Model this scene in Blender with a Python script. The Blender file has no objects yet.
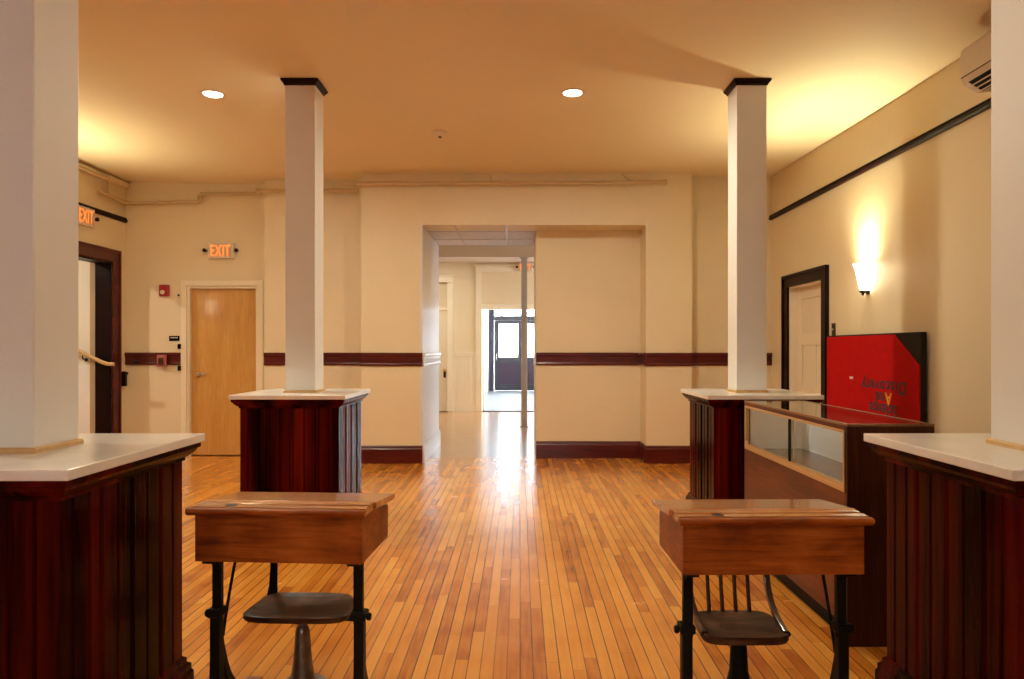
import bpy, bmesh, math, random
from mathutils import Vector, Matrix
random.seed(7)
sc = bpy.context.scene
COL = sc.collection
CAMH = 1.29
F = 700.0
PI = math.pi

def P(x, y, Y):
    """photo pixel at depth Y -> point in the room"""
    return Vector(((x-520)*Y/F, Y, CAMH-(y-349)*Y/F))

# ------------------------------------------------------------------ mesh builder
class MB:
    def __init__(s): s.bm = bmesh.new()
    def quad(s, vs): 
        try: return s.bm.faces.new(vs)
        except ValueError: return None
    def box(s, x0, x1, y0, y1, z0, z1):
        v = [s.bm.verts.new(p) for p in ((x0,y0,z0),(x1,y0,z0),(x1,y1,z0),(x0,y1,z0),(x0,y0,z1),(x1,y0,z1),(x1,y1,z1),(x0,y1,z1))]
        for f in ((3,2,1,0),(4,5,6,7),(0,1,5,4),(1,2,6,5),(2,3,7,6),(3,0,4,7)): s.quad([v[i] for i in f])
        return s
    def loops(s, rings, closed=True, caps=True):
        """skin a list of point rings"""
        R = [[s.bm.verts.new(p) for p in r] for r in rings]
        n = len(R[0])
        for a, b in zip(R, R[1:]):
            for i in range(n if closed else n-1):
                j = (i+1) % n
                s.quad([a[i], a[j], b[j], b[i]])
        if caps and closed:
            s.quad(R[0][::-1]); s.quad(R[-1])
        return s
    def prism(s, pts, a0, a1, axis='z'):
        """polygon in the plane across axis, extruded a0..a1; x: (y,z)  y: (x,z)  z: (x,y)"""
        def m(p, a): return {'x': (a,p[0],p[1]), 'y': (p[0],a,p[1]), 'z': (p[0],p[1],a)}[axis]
        return s.loops([[m(p,a0) for p in pts], [m(p,a1) for p in pts]])
    def rects(s, cx, cy, prof, caps=True):
        """rings of rectangles: prof = (half x, half y, z)"""
        return s.loops([[(cx-hx,cy-hy,z),(cx+hx,cy-hy,z),(cx+hx,cy+hy,z),(cx-hx,cy+hy,z)] for hx,hy,z in prof], caps=caps)
    def lathe(s, prof, c=(0,0,0), n=24, axis='z', caps=True):
        rings = []
        for r, h in prof:
            ring = []
            for i in range(n):
                a = 2*PI*i/n; p = (r*math.cos(a), r*math.sin(a))
                q = {'z': (p[0],p[1],h), 'y': (p[0],h,p[1]), 'x': (h,p[0],p[1])}[axis]
                ring.append((c[0]+q[0], c[1]+q[1], c[2]+q[2]))
            rings.append(ring)
        return s.loops(rings, caps=caps)
    def tube(s, path, r, n=10):
        path = [Vector(p) for p in path]
        rs = r if isinstance(r, (list, tuple)) else [r]*len(path)
        rings = []; up = None
        for i, p in enumerate(path):
            t = (path[min(i+1,len(path)-1)]-path[max(i-1,0)]).normalized()
            if up is None: up = t.orthogonal().normalized()
            up = (up - t*up.dot(t)).normalized(); b = t.cross(up)
            rings.append([p + (up*math.cos(2*PI*k/n)+b*math.sin(2*PI*k/n))*rs[i] for k in range(n)])
        return s.loops(rings)
    def strip(s, path, wdir, w, t):
        """flat bar: width w along wdir, thickness t across"""
        path = [Vector(p) for p in path]; wd = Vector(wdir).normalized()
        ws = w if isinstance(w, (list, tuple)) else [w]*len(path)
        ts = t if isinstance(t, (list, tuple)) else [t]*len(path)
        rings = []
        for i, p in enumerate(path):
            tg = (path[min(i+1,len(path)-1)]-path[max(i-1,0)]).normalized()
            nn = tg.cross(wd).normalized()
            a = wd*ws[i]/2; b = nn*ts[i]/2
            rings.append([p-a-b, p+a-b, p+a+b, p-a+b])
        return s.loops(rings)
    def add_mesh(s, me, M):
        b2 = bmesh.new(); b2.from_mesh(me); b2.transform(M)
        tmp = bpy.data.meshes.new('t'); b2.to_mesh(tmp); b2.free()
        s.bm.from_mesh(tmp); bpy.data.meshes.remove(tmp); return s
    def build(s, name, mat, parent=None, bevel=0, smooth=False, loc=None, seg=2):
        bmesh.ops.remove_doubles(s.bm, verts=s.bm.verts, dist=1e-6)
        bmesh.ops.recalc_face_normals(s.bm, faces=s.bm.faces)
        me = bpy.data.meshes.new(name); s.bm.to_mesh(me); s.bm.free()
        o = bpy.data.objects.new(name, me); COL.objects.link(o)
        if mat: me.materials.append(mat)
        if parent: o.parent = parent
        if loc: o.location = loc
        if smooth:
            for p in me.polygons: p.use_smooth = True
            try: me.set_sharp_from_angle(angle=math.radians(40))
            except Exception: pass
        if bevel:
            m = o.modifiers.new('bevel', 'BEVEL'); m.width = bevel; m.segments = seg; m.limit_method = 'ANGLE'
            m.angle_limit = math.radians(35)
        return o

def bez(p0, p1, p2, p3, n=10):
    out = []
    for i in range(n+1):
        t = i/n; u = 1-t
        out.append(Vector(p0)*u**3 + Vector(p1)*3*u*u*t + Vector(p2)*3*u*t*t + Vector(p3)*t**3)
    return out

def tag(o, label, cat, group=None, kind=None):
    o['label'] = label; o['category'] = cat
    if group: o['group'] = group
    if kind: o['kind'] = kind
    return o
def thing(name, label, cat, loc=(0,0,0), rz=0, group=None, kind=None):
    o = bpy.data.objects.new(name, None); COL.objects.link(o)
    o.location = loc; o.rotation_euler = (0,0,rz); o.empty_display_size = .1
    return tag(o, label, cat, group, kind)
def struct(o): o['kind'] = 'structure'; return o
def copy_tree(o, parent=None):
    c = o.copy(); COL.objects.link(c)
    if parent: c.parent = parent
    for ch in list(o.children): copy_tree(ch, c)
    return c

def text_mesh(body, size, extrude=0.0, align='CENTER', spacing=1.0, offset=0.0):
    cu = bpy.data.curves.new('txt', 'FONT'); cu.body = body; cu.size = size; cu.extrude = extrude
    cu.offset = offset; cu.align_x = align; cu.align_y = 'BOTTOM_BASELINE'; cu.resolution_u = 3; cu.space_character = spacing
    o = bpy.data.objects.new('txt', cu); COL.objects.link(o)
    dg = bpy.context.evaluated_depsgraph_get()
    me = bpy.data.meshes.new_from_object(o.evaluated_get(dg))
    bpy.data.objects.remove(o); bpy.data.curves.remove(cu)
    return me

# ------------------------------------------------------------------ materials
def newmat(name):
    m = bpy.data.materials.new(name); m.use_nodes = True
    nt = m.node_tree; b = nt.nodes['Principled BSDF']
    return m, nt, b
def N(nt, typ, **kw):
    n = nt.nodes.new(typ)
    for k, v in kw.items():
        if k in n.inputs.keys() if isinstance(k, str) else False: n.inputs[k].default_value = v
        else: setattr(n, k, v)
    return n
def ramp(nt, stops):
    r = nt.nodes.new('ShaderNodeValToRGB')
    while len(r.color_ramp.elements) < len(stops): r.color_ramp.elements.new(.5)
    for e, (p, c) in zip(r.color_ramp.elements, stops): e.position = p; e.color = (*c, 1)
    return r
def coords(nt, scale, rnd=True):
    tc = N(nt, 'ShaderNodeTexCoord'); mp = N(nt, 'ShaderNodeMapping'); mp.inputs['Scale'].default_value = scale
    nt.links.new(tc.outputs['Object'], mp.inputs['Vector'])
    if rnd:
        oi = N(nt, 'ShaderNodeObjectInfo'); mu = N(nt, 'ShaderNodeMath', operation='MULTIPLY'); mu.inputs[1].default_value = 37.0
        nt.links.new(oi.outputs['Random'], mu.inputs[0]); nt.links.new(mu.outputs[0], mp.inputs['Location'])
    return mp
def plain(name, col, rough=.5, metal=0, var=.06, scale=3.0, coat=0, bump=0, spec=.5):
    """paint, plastic, metal: a colour with faint mottling"""
    m, nt, b = newmat(name)
    mp = coords(nt, (scale,)*3, False)
    nz = N(nt, 'ShaderNodeTexNoise'); nz.inputs['Scale'].default_value = 1; nz.inputs['Detail'].default_value = 4
    nt.links.new(mp.outputs[0], nz.inputs['Vector'])
    r = ramp(nt, [(.3, tuple(c*(1-var) for c in col)), (.7, tuple(min(1, c*(1+var)) for c in col))])
    nt.links.new(nz.outputs[0], r.inputs[0]); nt.links.new(r.outputs[0], b.inputs['Base Color'])
    b.inputs['Roughness'].default_value = rough; b.inputs['Metallic'].default_value = metal
    b.inputs['Coat Weight'].default_value = coat; b.inputs['Coat Roughness'].default_value = .1
    b.inputs['Specular IOR Level'].default_value = spec
    if bump:
        n2 = N(nt, 'ShaderNodeTexNoise'); n2.inputs['Scale'].default_value = 60; n2.inputs['Detail'].default_value = 3
        nt.links.new(mp.outputs[0], n2.inputs['Vector'])
        bp = N(nt, 'ShaderNodeBump'); bp.inputs['Strength'].default_value = bump; bp.inputs['Distance'].default_value = .004
        nt.links.new(n2.outputs[0], bp.inputs['Height']); nt.links.new(bp.outputs[0], b.inputs['Normal'])
    return m
def wood(name, stops, grain=(60,60,3), blotch=(6,6,2), mixf=.5, rough=.35, coat=.3, coat_rough=.12, dist=1.0, spec=.3):
    m, nt, b = newmat(name)
    g = coords(nt, grain); bl = coords(nt, blotch)
    n1 = N(nt, 'ShaderNodeTexNoise'); n1.inputs['Scale'].default_value = 1; n1.inputs['Detail'].default_value = 6; n1.inputs['Distortion'].default_value = dist
    n2 = N(nt, 'ShaderNodeTexNoise'); n2.inputs['Scale'].default_value = 1; n2.inputs['Detail'].default_value = 3
    nt.links.new(g.outputs[0], n1.inputs['Vector']); nt.links.new(bl.outputs[0], n2.inputs['Vector'])
    mx = N(nt, 'ShaderNodeMix'); mx.data_type = 'FLOAT'; mx.inputs[0].default_value = mixf
    nt.links.new(n1.outputs[0], mx.inputs[2]); nt.links.new(n2.outputs[0], mx.inputs[3])
    r = ramp(nt, stops); nt.links.new(mx.outputs[0], r.inputs[0]); nt.links.new(r.outputs[0], b.inputs['Base Color'])
    b.inputs['Roughness'].default_value = rough; b.inputs['Coat Weight'].default_value = coat; b.inputs['Coat Roughness'].default_value = coat_rough
    b.inputs['Specular IOR Level'].default_value = spec
    bp = N(nt, 'ShaderNodeBump'); bp.inputs['Strength'].default_value = .12; bp.inputs['Distance'].default_value = .002
    nt.links.new(n1.outputs[0], bp.inputs['Height']); nt.links.new(bp.outputs[0], b.inputs['Normal'])
    return m
def emit(name, col, st):
    m, nt, b = newmat(name)
    b.inputs['Base Color'].default_value = (*col, 1); b.inputs['Emission Color'].default_value = (*col, 1); b.inputs['Emission Strength'].default_value = st
    return m
def glass(name, tint=(1,1,1), refl=1.0, rough=.0):
    m = bpy.data.materials.new(name); m.use_nodes = True; nt = m.node_tree; nt.nodes.clear()
    out = N(nt, 'ShaderNodeOutputMaterial'); mx = N(nt, 'ShaderNodeMixShader')
    tr = N(nt, 'ShaderNodeBsdfTransparent'); tr.inputs[0].default_value = (*tint, 1)
    gl = N(nt, 'ShaderNodeBsdfGlossy'); gl.inputs['Roughness'].default_value = rough
    lw = N(nt, 'ShaderNodeLayerWeight'); lw.inputs[0].default_value = .5
    pw = N(nt, 'ShaderNodeMath', operation='POWER'); pw.inputs[1].default_value = 5.0
    fr = N(nt, 'ShaderNodeMath', operation='MULTIPLY_ADD'); fr.inputs[1].default_value = .9*refl; fr.inputs[2].default_value = .04*refl
    nt.links.new(lw.outputs['Facing'], pw.inputs[0]); nt.links.new(pw.outputs[0], fr.inputs[0])
    nt.links.new(fr.outputs[0], mx.inputs[0]); nt.links.new(tr.outputs[0], mx.inputs[1]); nt.links.new(gl.outputs[0], mx.inputs[2])
    nt.links.new(mx.outputs[0], out.inputs[0])
    return m
def floor_mat(name, bw, blen, stops, gapw, rough, along='y', grey=None):
    m, nt, b = newmat(name); L = nt.links.new
    geo = N(nt, 'ShaderNodeNewGeometry'); sp = N(nt, 'ShaderNodeSeparateXYZ'); L(geo.outputs['Position'], sp.inputs[0])
    ax, ay = (sp.outputs['X'], sp.outputs['Y']) if along == 'y' else (sp.outputs['Y'], sp.outputs['X'])
    def M(op, a, b_=None):
        n = N(nt, 'ShaderNodeMath', operation=op)
        for i, v in enumerate((a, b_)):
            if v is None: continue
            if isinstance(v, (int, float)): n.inputs[i].default_value = v
            else: L(v, n.inputs[i])
        return n.outputs[0]
    u = M('DIVIDE', ax, bw); bi = M('FLOOR', u); fu = M('FRACT', u)
    w1 = N(nt, 'ShaderNodeTexWhiteNoise'); w1.noise_dimensions = '1D'; L(bi, w1.inputs['W'])
    off = M('MULTIPLY', w1.outputs['Value'], 9.0)
    v = M('ADD', M('DIVIDE', ay, blen), off); vi = M('FLOOR', v); fv = M('FRACT', v)
    cb = N(nt, 'ShaderNodeCombineXYZ'); L(bi, cb.inputs[0]); L(vi, cb.inputs[1])
    w2 = N(nt, 'ShaderNodeTexWhiteNoise'); w2.noise_dimensions = '3D'; L(cb.outputs[0], w2.inputs['Vector'])
    # grain and blotches
    mp = N(nt, 'ShaderNodeMapping'); mp.inputs['Scale'].default_value = (45,3.5,1) if along == 'y' else (3.5,45,1); L(geo.outputs['Position'], mp.inputs['Vector'])
    va = N(nt, 'ShaderNodeVectorMath', operation='ADD'); L(mp.outputs[0], va.inputs[0])
    sc2 = N(nt, 'ShaderNodeVectorMath', operation='SCALE'); L(w2.outputs['Color'], sc2.inputs[0]); sc2.inputs['Scale'].default_value = 30
    L(sc2.outputs[0], va.inputs[1])
    nz = N(nt, 'ShaderNodeTexNoise'); nz.inputs['Scale'].default_value = 1; nz.inputs['Detail'].default_value = 5; L(va.outputs[0], nz.inputs['Vector'])
    n3 = N(nt, 'ShaderNodeTexNoise'); n3.inputs['Scale'].default_value = 4.0; n3.inputs['Detail'].default_value = 4; L(geo.outputs['Position'], n3.inputs['Vector'])
    t = M('ADD', M('ADD', M('MULTIPLY', w2.outputs['Value'], .38), M('MULTIPLY', nz.outputs[0], .35)), M('MULTIPLY', n3.outputs[0], .35))
    r = ramp(nt, stops); L(t, r.inputs[0])
    d = M('ABSOLUTE', M('SUBTRACT', fu, .5)); g1 = M('GREATER_THAN', d, .5-gapw/bw/2)
    e = M('ABSOLUTE', M('SUBTRACT', fv, .5)); g2 = M('MULTIPLY', M('GREATER_THAN', e, .5-.0012/blen), .7)
    g = M('MULTIPLY', M('MAXIMUM', g1, g2), M('ADD', .45, M('MULTIPLY', w1.outputs['Value'], .55)))
    mx = N(nt, 'ShaderNodeMix'); mx.data_type = 'RGBA'; L(g, mx.inputs[0]); L(r.outputs[0], mx.inputs[6]); mx.inputs[7].default_value = (.035,.014,.005,1)
    L(mx.outputs[2], b.inputs['Base Color'])
    L(M('ADD', rough-.06, M('MULTIPLY', n3.outputs[0], .12)), b.inputs['Roughness'])
    b.inputs['Coat Weight'].default_value = .8; b.inputs['Coat Roughness'].default_value = .20
    return m

M_WALL = plain('tan wall paint', (.77,.66,.455), .5, var=.03, scale=1.2, bump=.04)
M_CEIL = plain('ceiling paint', (.82,.72,.52), .6, var=.02, scale=.8)
M_WHITE = plain('white pillar paint', (.755,.745,.715), .5, var=.02, bump=.03)
M_CREAM = plain('cream trim paint', (.84,.76,.58), .35, var=.02)
M_WTRIM = plain('white gloss trim paint', (.80,.79,.78), .2, var=.02)
M_JAMB = plain('daylit passage paint', (.74,.72,.70), .3, var=.02)
M_PIPE = plain('painted pipe', (.58,.43,.25), .4, var=.03)
M_FLOOR = floor_mat('maple strip floor', .0533, .95, [(.24,(.36,.080,.009)),(.44,(.64,.215,.024)),(.62,(.78,.305,.040)),(.86,(.88,.42,.075))], .0046, .25)
M_PASS = floor_mat('passage floor', .0533, .9, [(.25,(.22,.12,.06)),(.5,(.36,.20,.10)),(.85,(.46,.28,.15))], .003, .2, along='x')
M_VEST = plain('vestibule floor tile', (.13,.13,.135), .35, var=.12, scale=6)
M_MAHOG = wood('mahogany boards', [(.40,(.007,.0008,.0008)),(.48,(.024,.0015,.0015)),(.57,(.07,.0035,.0025)),(.70,(.15,.010,.005))], grain=(50,50,2), blotch=(7,7,.3), mixf=.8, rough=.2, coat=.0, spec=.05)
M_MAHTRIM = wood('mahogany trim', [(.3,(.035,.003,.003)),(.5,(.08,.006,.005)),(.7,(.13,.012,.008))], grain=(4,4,60), blotch=(2,2,8), rough=.35, coat=.15)
M_BLKTRIM = wood('dark stained trim', [(.3,(.005,.002,.002)),(.7,(.018,.004,.004))], grain=(4,4,40), rough=.35, coat=.0, spec=.12)
M_QUARTZ = plain('white quartz', (.86,.85,.82), .18, var=.05, scale=9, coat=.2)
M_PINE = wood('raw pine strip', [(.3,(.52,.33,.14)),(.7,(.68,.46,.22))], grain=(30,30,30), rough=.5, coat=0)
M_DESK = wood('orange oak desk', [(.34,(.10,.015,.0015)),(.47,(.24,.048,.005)),(.58,(.36,.088,.010)),(.74,(.50,.15,.025))], grain=(4,30,55), blotch=(5,5,7), mixf=.6, rough=.4, coat=.06, coat_rough=.12, spec=.2)
M_LID = wood('worn desk top', [(.30,(.20,.048,.008)),(.46,(.43,.145,.03)),(.60,(.58,.26,.08)),(.78,(.74,.43,.20))], grain=(3,45,30), blotch=(4,9,6), mixf=.5, rough=.26, coat=.5, coat_rough=.12)
M_SEAT = wood('dark worn seat', [(.36,(.022,.008,.004)),(.5,(.065,.026,.013)),(.64,(.14,.066,.034))], grain=(5,40,40), blotch=(9,9,9), rough=.35, coat=.0, coat_rough=.2, spec=.12)
M_SPIN = wood('dark spindle wood', [(.3,(.025,.008,.004)),(.7,(.09,.03,.014))], grain=(30,30,4), rough=.35)
M_IRON = plain('black cast iron', (.006,.0055,.0055), .4, var=.2, scale=20, spec=.1)
M_STEEL = plain('worn grey iron', (.16,.12,.09), .35, metal=.6, var=.35, scale=30)
M_RUNNER = wood('runner wood', [(.3,(.22,.06,.02)),(.7,(.40,.14,.05))], grain=(40,4,40), rough=.4)
M_WALNUT = wood('walnut veneer end', [(.3,(.03,.009,.004)),(.5,(.06,.018,.007)),(.7,(.10,.033,.013))], grain=(55,55,3), blotch=(10,10,.6), mixf=.45, rough=.3, coat=.0, spec=.15)
M_WALFR = wood('walnut veneer front', [(.3,(.075,.017,.004)),(.5,(.15,.037,.007)),(.7,(.23,.065,.014))], grain=(3,5,45), blotch=(3,1.2,9), mixf=.55, rough=.3, coat=.0, spec=.12)
M_BLACK = plain('black laminate', (.006,.005,.005), .5, var=.1, spec=.06)
M_GOLD = plain('gold anodised frame', (.72,.47,.20), .28, metal=.75, var=.05)
M_CASEIN = plain('white case lining', (.92,.91,.89), .5, var=.03)
M_CASEFL = plain('case deck', (.10,.05,.035), .25, var=.2, scale=8)
M_GLASS = glass('case glass', (.96,.98,.97))
M_TOPG = glass('case top glass', (.94,.96,.95), 1.4, .04)
M_PANE = glass('door glass', (.95,.97,.98))
M_FELT = plain('red felt', (.46,.003,.004), .85, var=.08, scale=12, spec=.15)
M_NAVY = plain('navy letters', (.02,.02,.035), .6, var=.1)
M_YEL = plain('yellow letter', (.75,.36,.02), .6, var=.05)
M_DKBOARD = plain('dark board', (.014,.009,.006), .6, var=.3, scale=10, spec=.2)
M_BIRCH = wood('birch door', [(.3,(.47,.23,.055)),(.5,(.57,.30,.08)),(.7,(.65,.38,.115))], grain=(45,45,2.2), blotch=(9,9,1.2), mixf=.4, rough=.28, coat=.35, dist=2.0)
M_PDOOR = plain('painted door', (.84,.76,.60), .35, var=.02)
M_CHROME = plain('satin chrome', (.55,.52,.48), .25, metal=1)
M_RED = plain('red plastic', (.33,.012,.016), .35, var=.05)
M_PLASTIC = plain('white plastic', (.74,.66,.54), .4, var=.02)
M_ACWHITE = plain('unit plastic', (.70,.60,.48), .4, var=.02)
M_DKPLAS = plain('dark switch plate', (.03,.014,.008), .4)
M_TILE = plain('ceiling tile', (.66,.64,.67), .5, var=.08, scale=14)
M_TBAR = plain('tile grid bar', (.40,.36,.38), .3, metal=.2)
M_FDOOR = plain('dark front door paint', (.012,.010,.016), .35, var=.1)
M_FPAN = plain('plum door panel', (.020,.006,.018), .3, var=.1)
M_POST = plain('grey painted post', (.50,.50,.54), .3, var=.03)
M_SIDING = plain('white siding', (.80,.80,.80), .7, var=.02)
M_SHUT = plain('grey shutter', (.25,.25,.27), .6)
M_BUSHL = plain('bush leaves', (.34,.36,.08), .8, var=.4, scale=14)
M_BARK = plain('bark', (.05,.045,.045), .9, var=.2)
M_PAVE = plain('pavement', (.42,.42,.43), .8, var=.08)
M_HALL = plain('stair hall paint', (.74,.70,.60), .45, var=.02)
M_SHADE = emit('lit sconce glass', (1.0,.90,.62), 14.0)
M_LENS = emit('lit lamp lens', (1.0,.93,.78), 30.0)
M_EXITL = emit('lit exit letters', (1.0,.20,.035), 1.5)
M_EXITB = plain('exit face', (.62,.45,.30), .5)
M_BRONZE = plain('dark bronze', (.04,.025,.015), .35, metal=.8)

# ------------------------------------------------------------------ room shell
XL, XR = -4.73, 2.90
HC = CAMH + 1.98
YF = -3.2                                    # wall behind the camera
def wallobj(name, boxes, mat=M_WALL):
    b = MB()
    for x in boxes: b.box(*x)
    return struct(b.build(name, mat))
TOP = 3.5
# floor
struct(MB().box(-9, -1.3, YF-.2, 8.6, -.12, 0).box(-1.3, 4.2, YF-.2, 8.36, -.12, 0).build('floor', M_FLOOR))
struct(MB().box(-1.3, .6, 8.36, 9.5, -.12, 0).build('floor_passage', M_PASS))
struct(MB().box(-5, 5, 9.5, 14.4, -.12, 0).box(-5, -1.2, 14.4, 14.6, -.12, 0).build('floor_foyer', floor_mat('foyer floor', .0533, 1.0, [(.25,(.26,.10,.03)),(.5,(.42,.19,.06)),(.85,(.55,.29,.11))], .003, .22)))
struct(MB().box(-1.2, 2.1, 14.4, 21.7, -.12, 0).build('floor_vestibule', M_VEST))
# ceiling, sagging a little along the right wall
def sm(t): t = max(0, min(1, t)); return t*t*(3-2*t)
b = MB(); nx, ny = 24, 40
xs = [XL-.2+(XR+.4-XL)*i/nx for i in range(nx+1)]; ys = [YF-.1+(8.5-YF)*j/ny for j in range(ny+1)]
def hc(x, y): return HC + .03*sm((-3.5-x)/1.2) - .065*sm((x-1.9)/1.0)*sm((8-y)/3.4)
low = [[(x, y, hc(x,y)) for x in xs] for y in ys]
b.loops(low, closed=False)
b.loops([[(x, y, hc(x,y)+.2) for x in xs] for y in ys], closed=False)
struct(b.build('ceiling', M_CEIL, smooth=True))

# left wall with the opening to the stairs
OY0, OY1, OZ = 7.0, 8.11, 2.30
wallobj('wall_left', [(XL-.17,XL,YF,OY0,0,TOP), (XL-.17,XL,OY0,OY1,OZ,TOP), (XL-.17,XL,OY1,8.6,0,TOP)])
# right wall with a door hole
DY0, DY1, DZ = 6.69, 7.54, 1.955
wallobj('wall_right', [(XR,XR+.2,YF,DY0,0,TOP), (XR,XR+.2,DY0,DY1,DZ,TOP), (XR,XR+.2,DY1,8.3,0,TOP), (XR+.13,XR+.2,DY0,DY1,0,DZ)])
# wall behind the camera with three tall windows
wx = [(-2.3,-1.6),(.8,1.5)]
bx = []; x0 = XL
for a, c in wx:
    bx.append((x0,a,YF-.25,YF,0,TOP)); bx.append((a,c,YF-.25,YF,0,1.6)); bx.append((a,c,YF-.25,YF,2.1,TOP)); x0 = c
bx.append((x0,XR,YF-.25,YF,0,TOP))
wallobj('wall_front', bx)
for i, (a, c) in enumerate(wx):
    b = MB(); z0, z1 = 1.6, 2.1; y0, y1 = YF-.16, YF-.10
    b.box(a,a+.06,y0,y1,z0,z1).box(c-.06,c,y0,y1,z0,z1).box(a+.06,c-.06,y0,y1,z0,z0+.06).box(a+.06,c-.06,y0,y1,z1-.06,z1).box(a+.06,c-.06,y0,y1,1.83,1.87)
    w = struct(b.build('window_%d' % (i+1), M_WTRIM))
    MB().box(a+.06,c-.06,YF-.135,YF-.13,z0+.06,z1-.06).build('pane', M_PANE, w)
# back wall: alcove, step, pier, header, blind panel, pier, alcove
LX0, LX1, LZ = -3.996, -3.138, 2.046
PX0, PX1 = -1.10, 1.422
ZH = 2.69
wallobj('wall_back', [
    (XL-.17,LX0,8.4,8.6,0,TOP), (LX0,LX1,8.4,8.6,LZ,TOP), (LX1,-2.993,8.4,8.6,0,TOP), (LX0,LX1,8.52,8.6,0,LZ),
    (-2.993,-1.70,8.2,8.6,0,TOP),
    (-1.794,PX0-.03,7.9,9.5,0,TOP),
    (PX0-.03,PX1,7.9,8.28,ZH,TOP), (PX0-.03,PX1,8.28,9.5,ZH+.05,TOP),
    (.19,PX1,8.28,9.5,0,ZH+.05), (PX1,1.94,7.9,9.5,0,TOP),
    (1.94,XR+.2,8.07,8.3,0,TOP)])
# passage jamb facing: the daylight on it is put into its paler colour
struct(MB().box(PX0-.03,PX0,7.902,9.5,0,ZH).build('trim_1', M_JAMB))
# passage tile ceiling
t = MB()
gx = [PX0, -.741, -.16, .30]; gy = [7.91, 8.37, 8.98, 9.5]
for i in range(3):
    for j in range(3): t.box(gx[i]+.008,gx[i+1]-.008,gy[j]+.008,gy[j+1]-.008,ZH+.004,ZH+.02)
tc = struct(t.build('ceiling_passage', M_TILE))
t = MB()
for x in gx[1:-1]: t.box(x-.010,x+.010,7.91,9.5,ZH-.001,ZH+.018)
for y in gy[1:]: t.box(PX0,.30,y-.010,y+.010,ZH-.0005,ZH+.0175)
t.box(PX0,.3,7.91,9.5,ZH+.02,ZH+.03)
t.build('grid', M_TBAR, tc)

# chair rail, baseboard, picture rail
def rail_prof(d, z0, z1):
    h = z1-z0
    return [(0,z0),(d*.55,z0),(d*.75,z0+.12*h),(d*.6,z0+.22*h),(d*.6,z0+.68*h),(d,z0+.78*h),(d,z0+.92*h),(d*.7,z1),(0,z1)]
def rail_x(b, x0, x1, yw, prof): b.prism([(yw-d, z) for d, z in prof], x0, x1, 'x')          # on a wall facing the camera
def rail_y(b, y0, y1, xw, s, prof): b.prism([(xw+s*d, z) for d, z in prof], y0, y1, 'y')
RP = rail_prof(.032, 1.10, 1.247)
b = MB(); rail_x(b, XL, -4.06, 8.4, RP); rail_x(b, -2.993, -1.794, 8.2, RP)
struct(b.build('trim_2', M_MAHTRIM))
b = MB(); rail_x(b, -1.794, PX0, 7.9, RP); rail_y(b, 7.9, 8.2, -1.794, -1, RP)
struct(b.build('trim_3', M_MAHTRIM))
b = MB(); rail_x(b, .19, PX1, 8.28, RP); rail_x(b, PX1, 1.94, 7.9, RP); rail_x(b, 1.94, XR-.001, 8.07, RP)
rail_y(b, 7.9, 8.28, PX1, -1, RP)
struct(b.build('trim_4', M_MAHTRIM))
def base_prof(d, h): return [(0,0),(d,0),(d,h*.8),(d*.7,h*.86),(d*.7,h*.93),(d*.3,h),(0,h)]
BP = base_prof(.022, .20)
b = MB(); rail_x(b, -1.794, PX0, 7.9, BP); rail_x(b, -2.993, -1.794, 8.2, BP); rail_y(b, 7.9, 8.2, -1.794, -1, BP)
rail_x(b, XL, -4.06, 8.4, BP); struct(b.build('baseboard_back', M_MAHTRIM))
b = MB(); rail_x(b, .19, PX1, 8.28, BP); rail_x(b, PX1, 1.94, 7.9, BP); rail_x(b, 1.94, XR, 8.07, BP); rail_y(b, 7.9, 8.28, PX1, -1, BP)
struct(b.build('baseboard_right_pier', M_MAHTRIM))
b = MB(); rail_y(b, YF, 6.53, XR, -1, BP); rail_y(b, 7.70, 8.07, XR, -1, BP); struct(b.build('baseboard_right', M_MAHTRIM))
b = MB(); rail_y(b, YF, 6.85, XL, 1, BP); struct(b.build('baseboard_left', M_MAHTRIM))
b = MB(); rail_y(b, 7.9, 9.5, PX0, 1, BP); struct(b.build('baseboard_passage', M_WTRIM))
b = MB(); rail_y(b, 7.9, 9.5, PX0, 1, rail_prof(.03, 1.09, 1.247)); struct(b.build('trim_5', M_WTRIM))
b = MB(); b.box(.16,.19,8.27,8.30,1.09,1.247); struct(b.build('trim_6', M_WTRIM, bevel=.006))
PP = [(0,0),(.02,0),(.034,.012),(.034,.026),(.022,.034),(.03,.046),(.012,.06),(0,.06)]
b = MB(); rail_y(b, YF, 8.07, XR, -1, [(d, 2.775+z) for d, z in PP]); struct(b.build('trim_7', M_BLKTRIM))
b = MB(); rail_y(b, YF, 8.38, XL, 1, [(d, 2.80+z) for d, z in PP]); struct(b.build('trim_8', M_BLKTRIM))
# cornice strip in the left rear corner, as on the left wall
b = MB(); rail_y(b, YF, 8.4, XL, 1, [(d, HC-.05+z) for d, z in [(0,0),(.02,0),(.05,.05),(0,.07)]]); struct(b.build('trim_9', M_CEIL))

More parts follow.
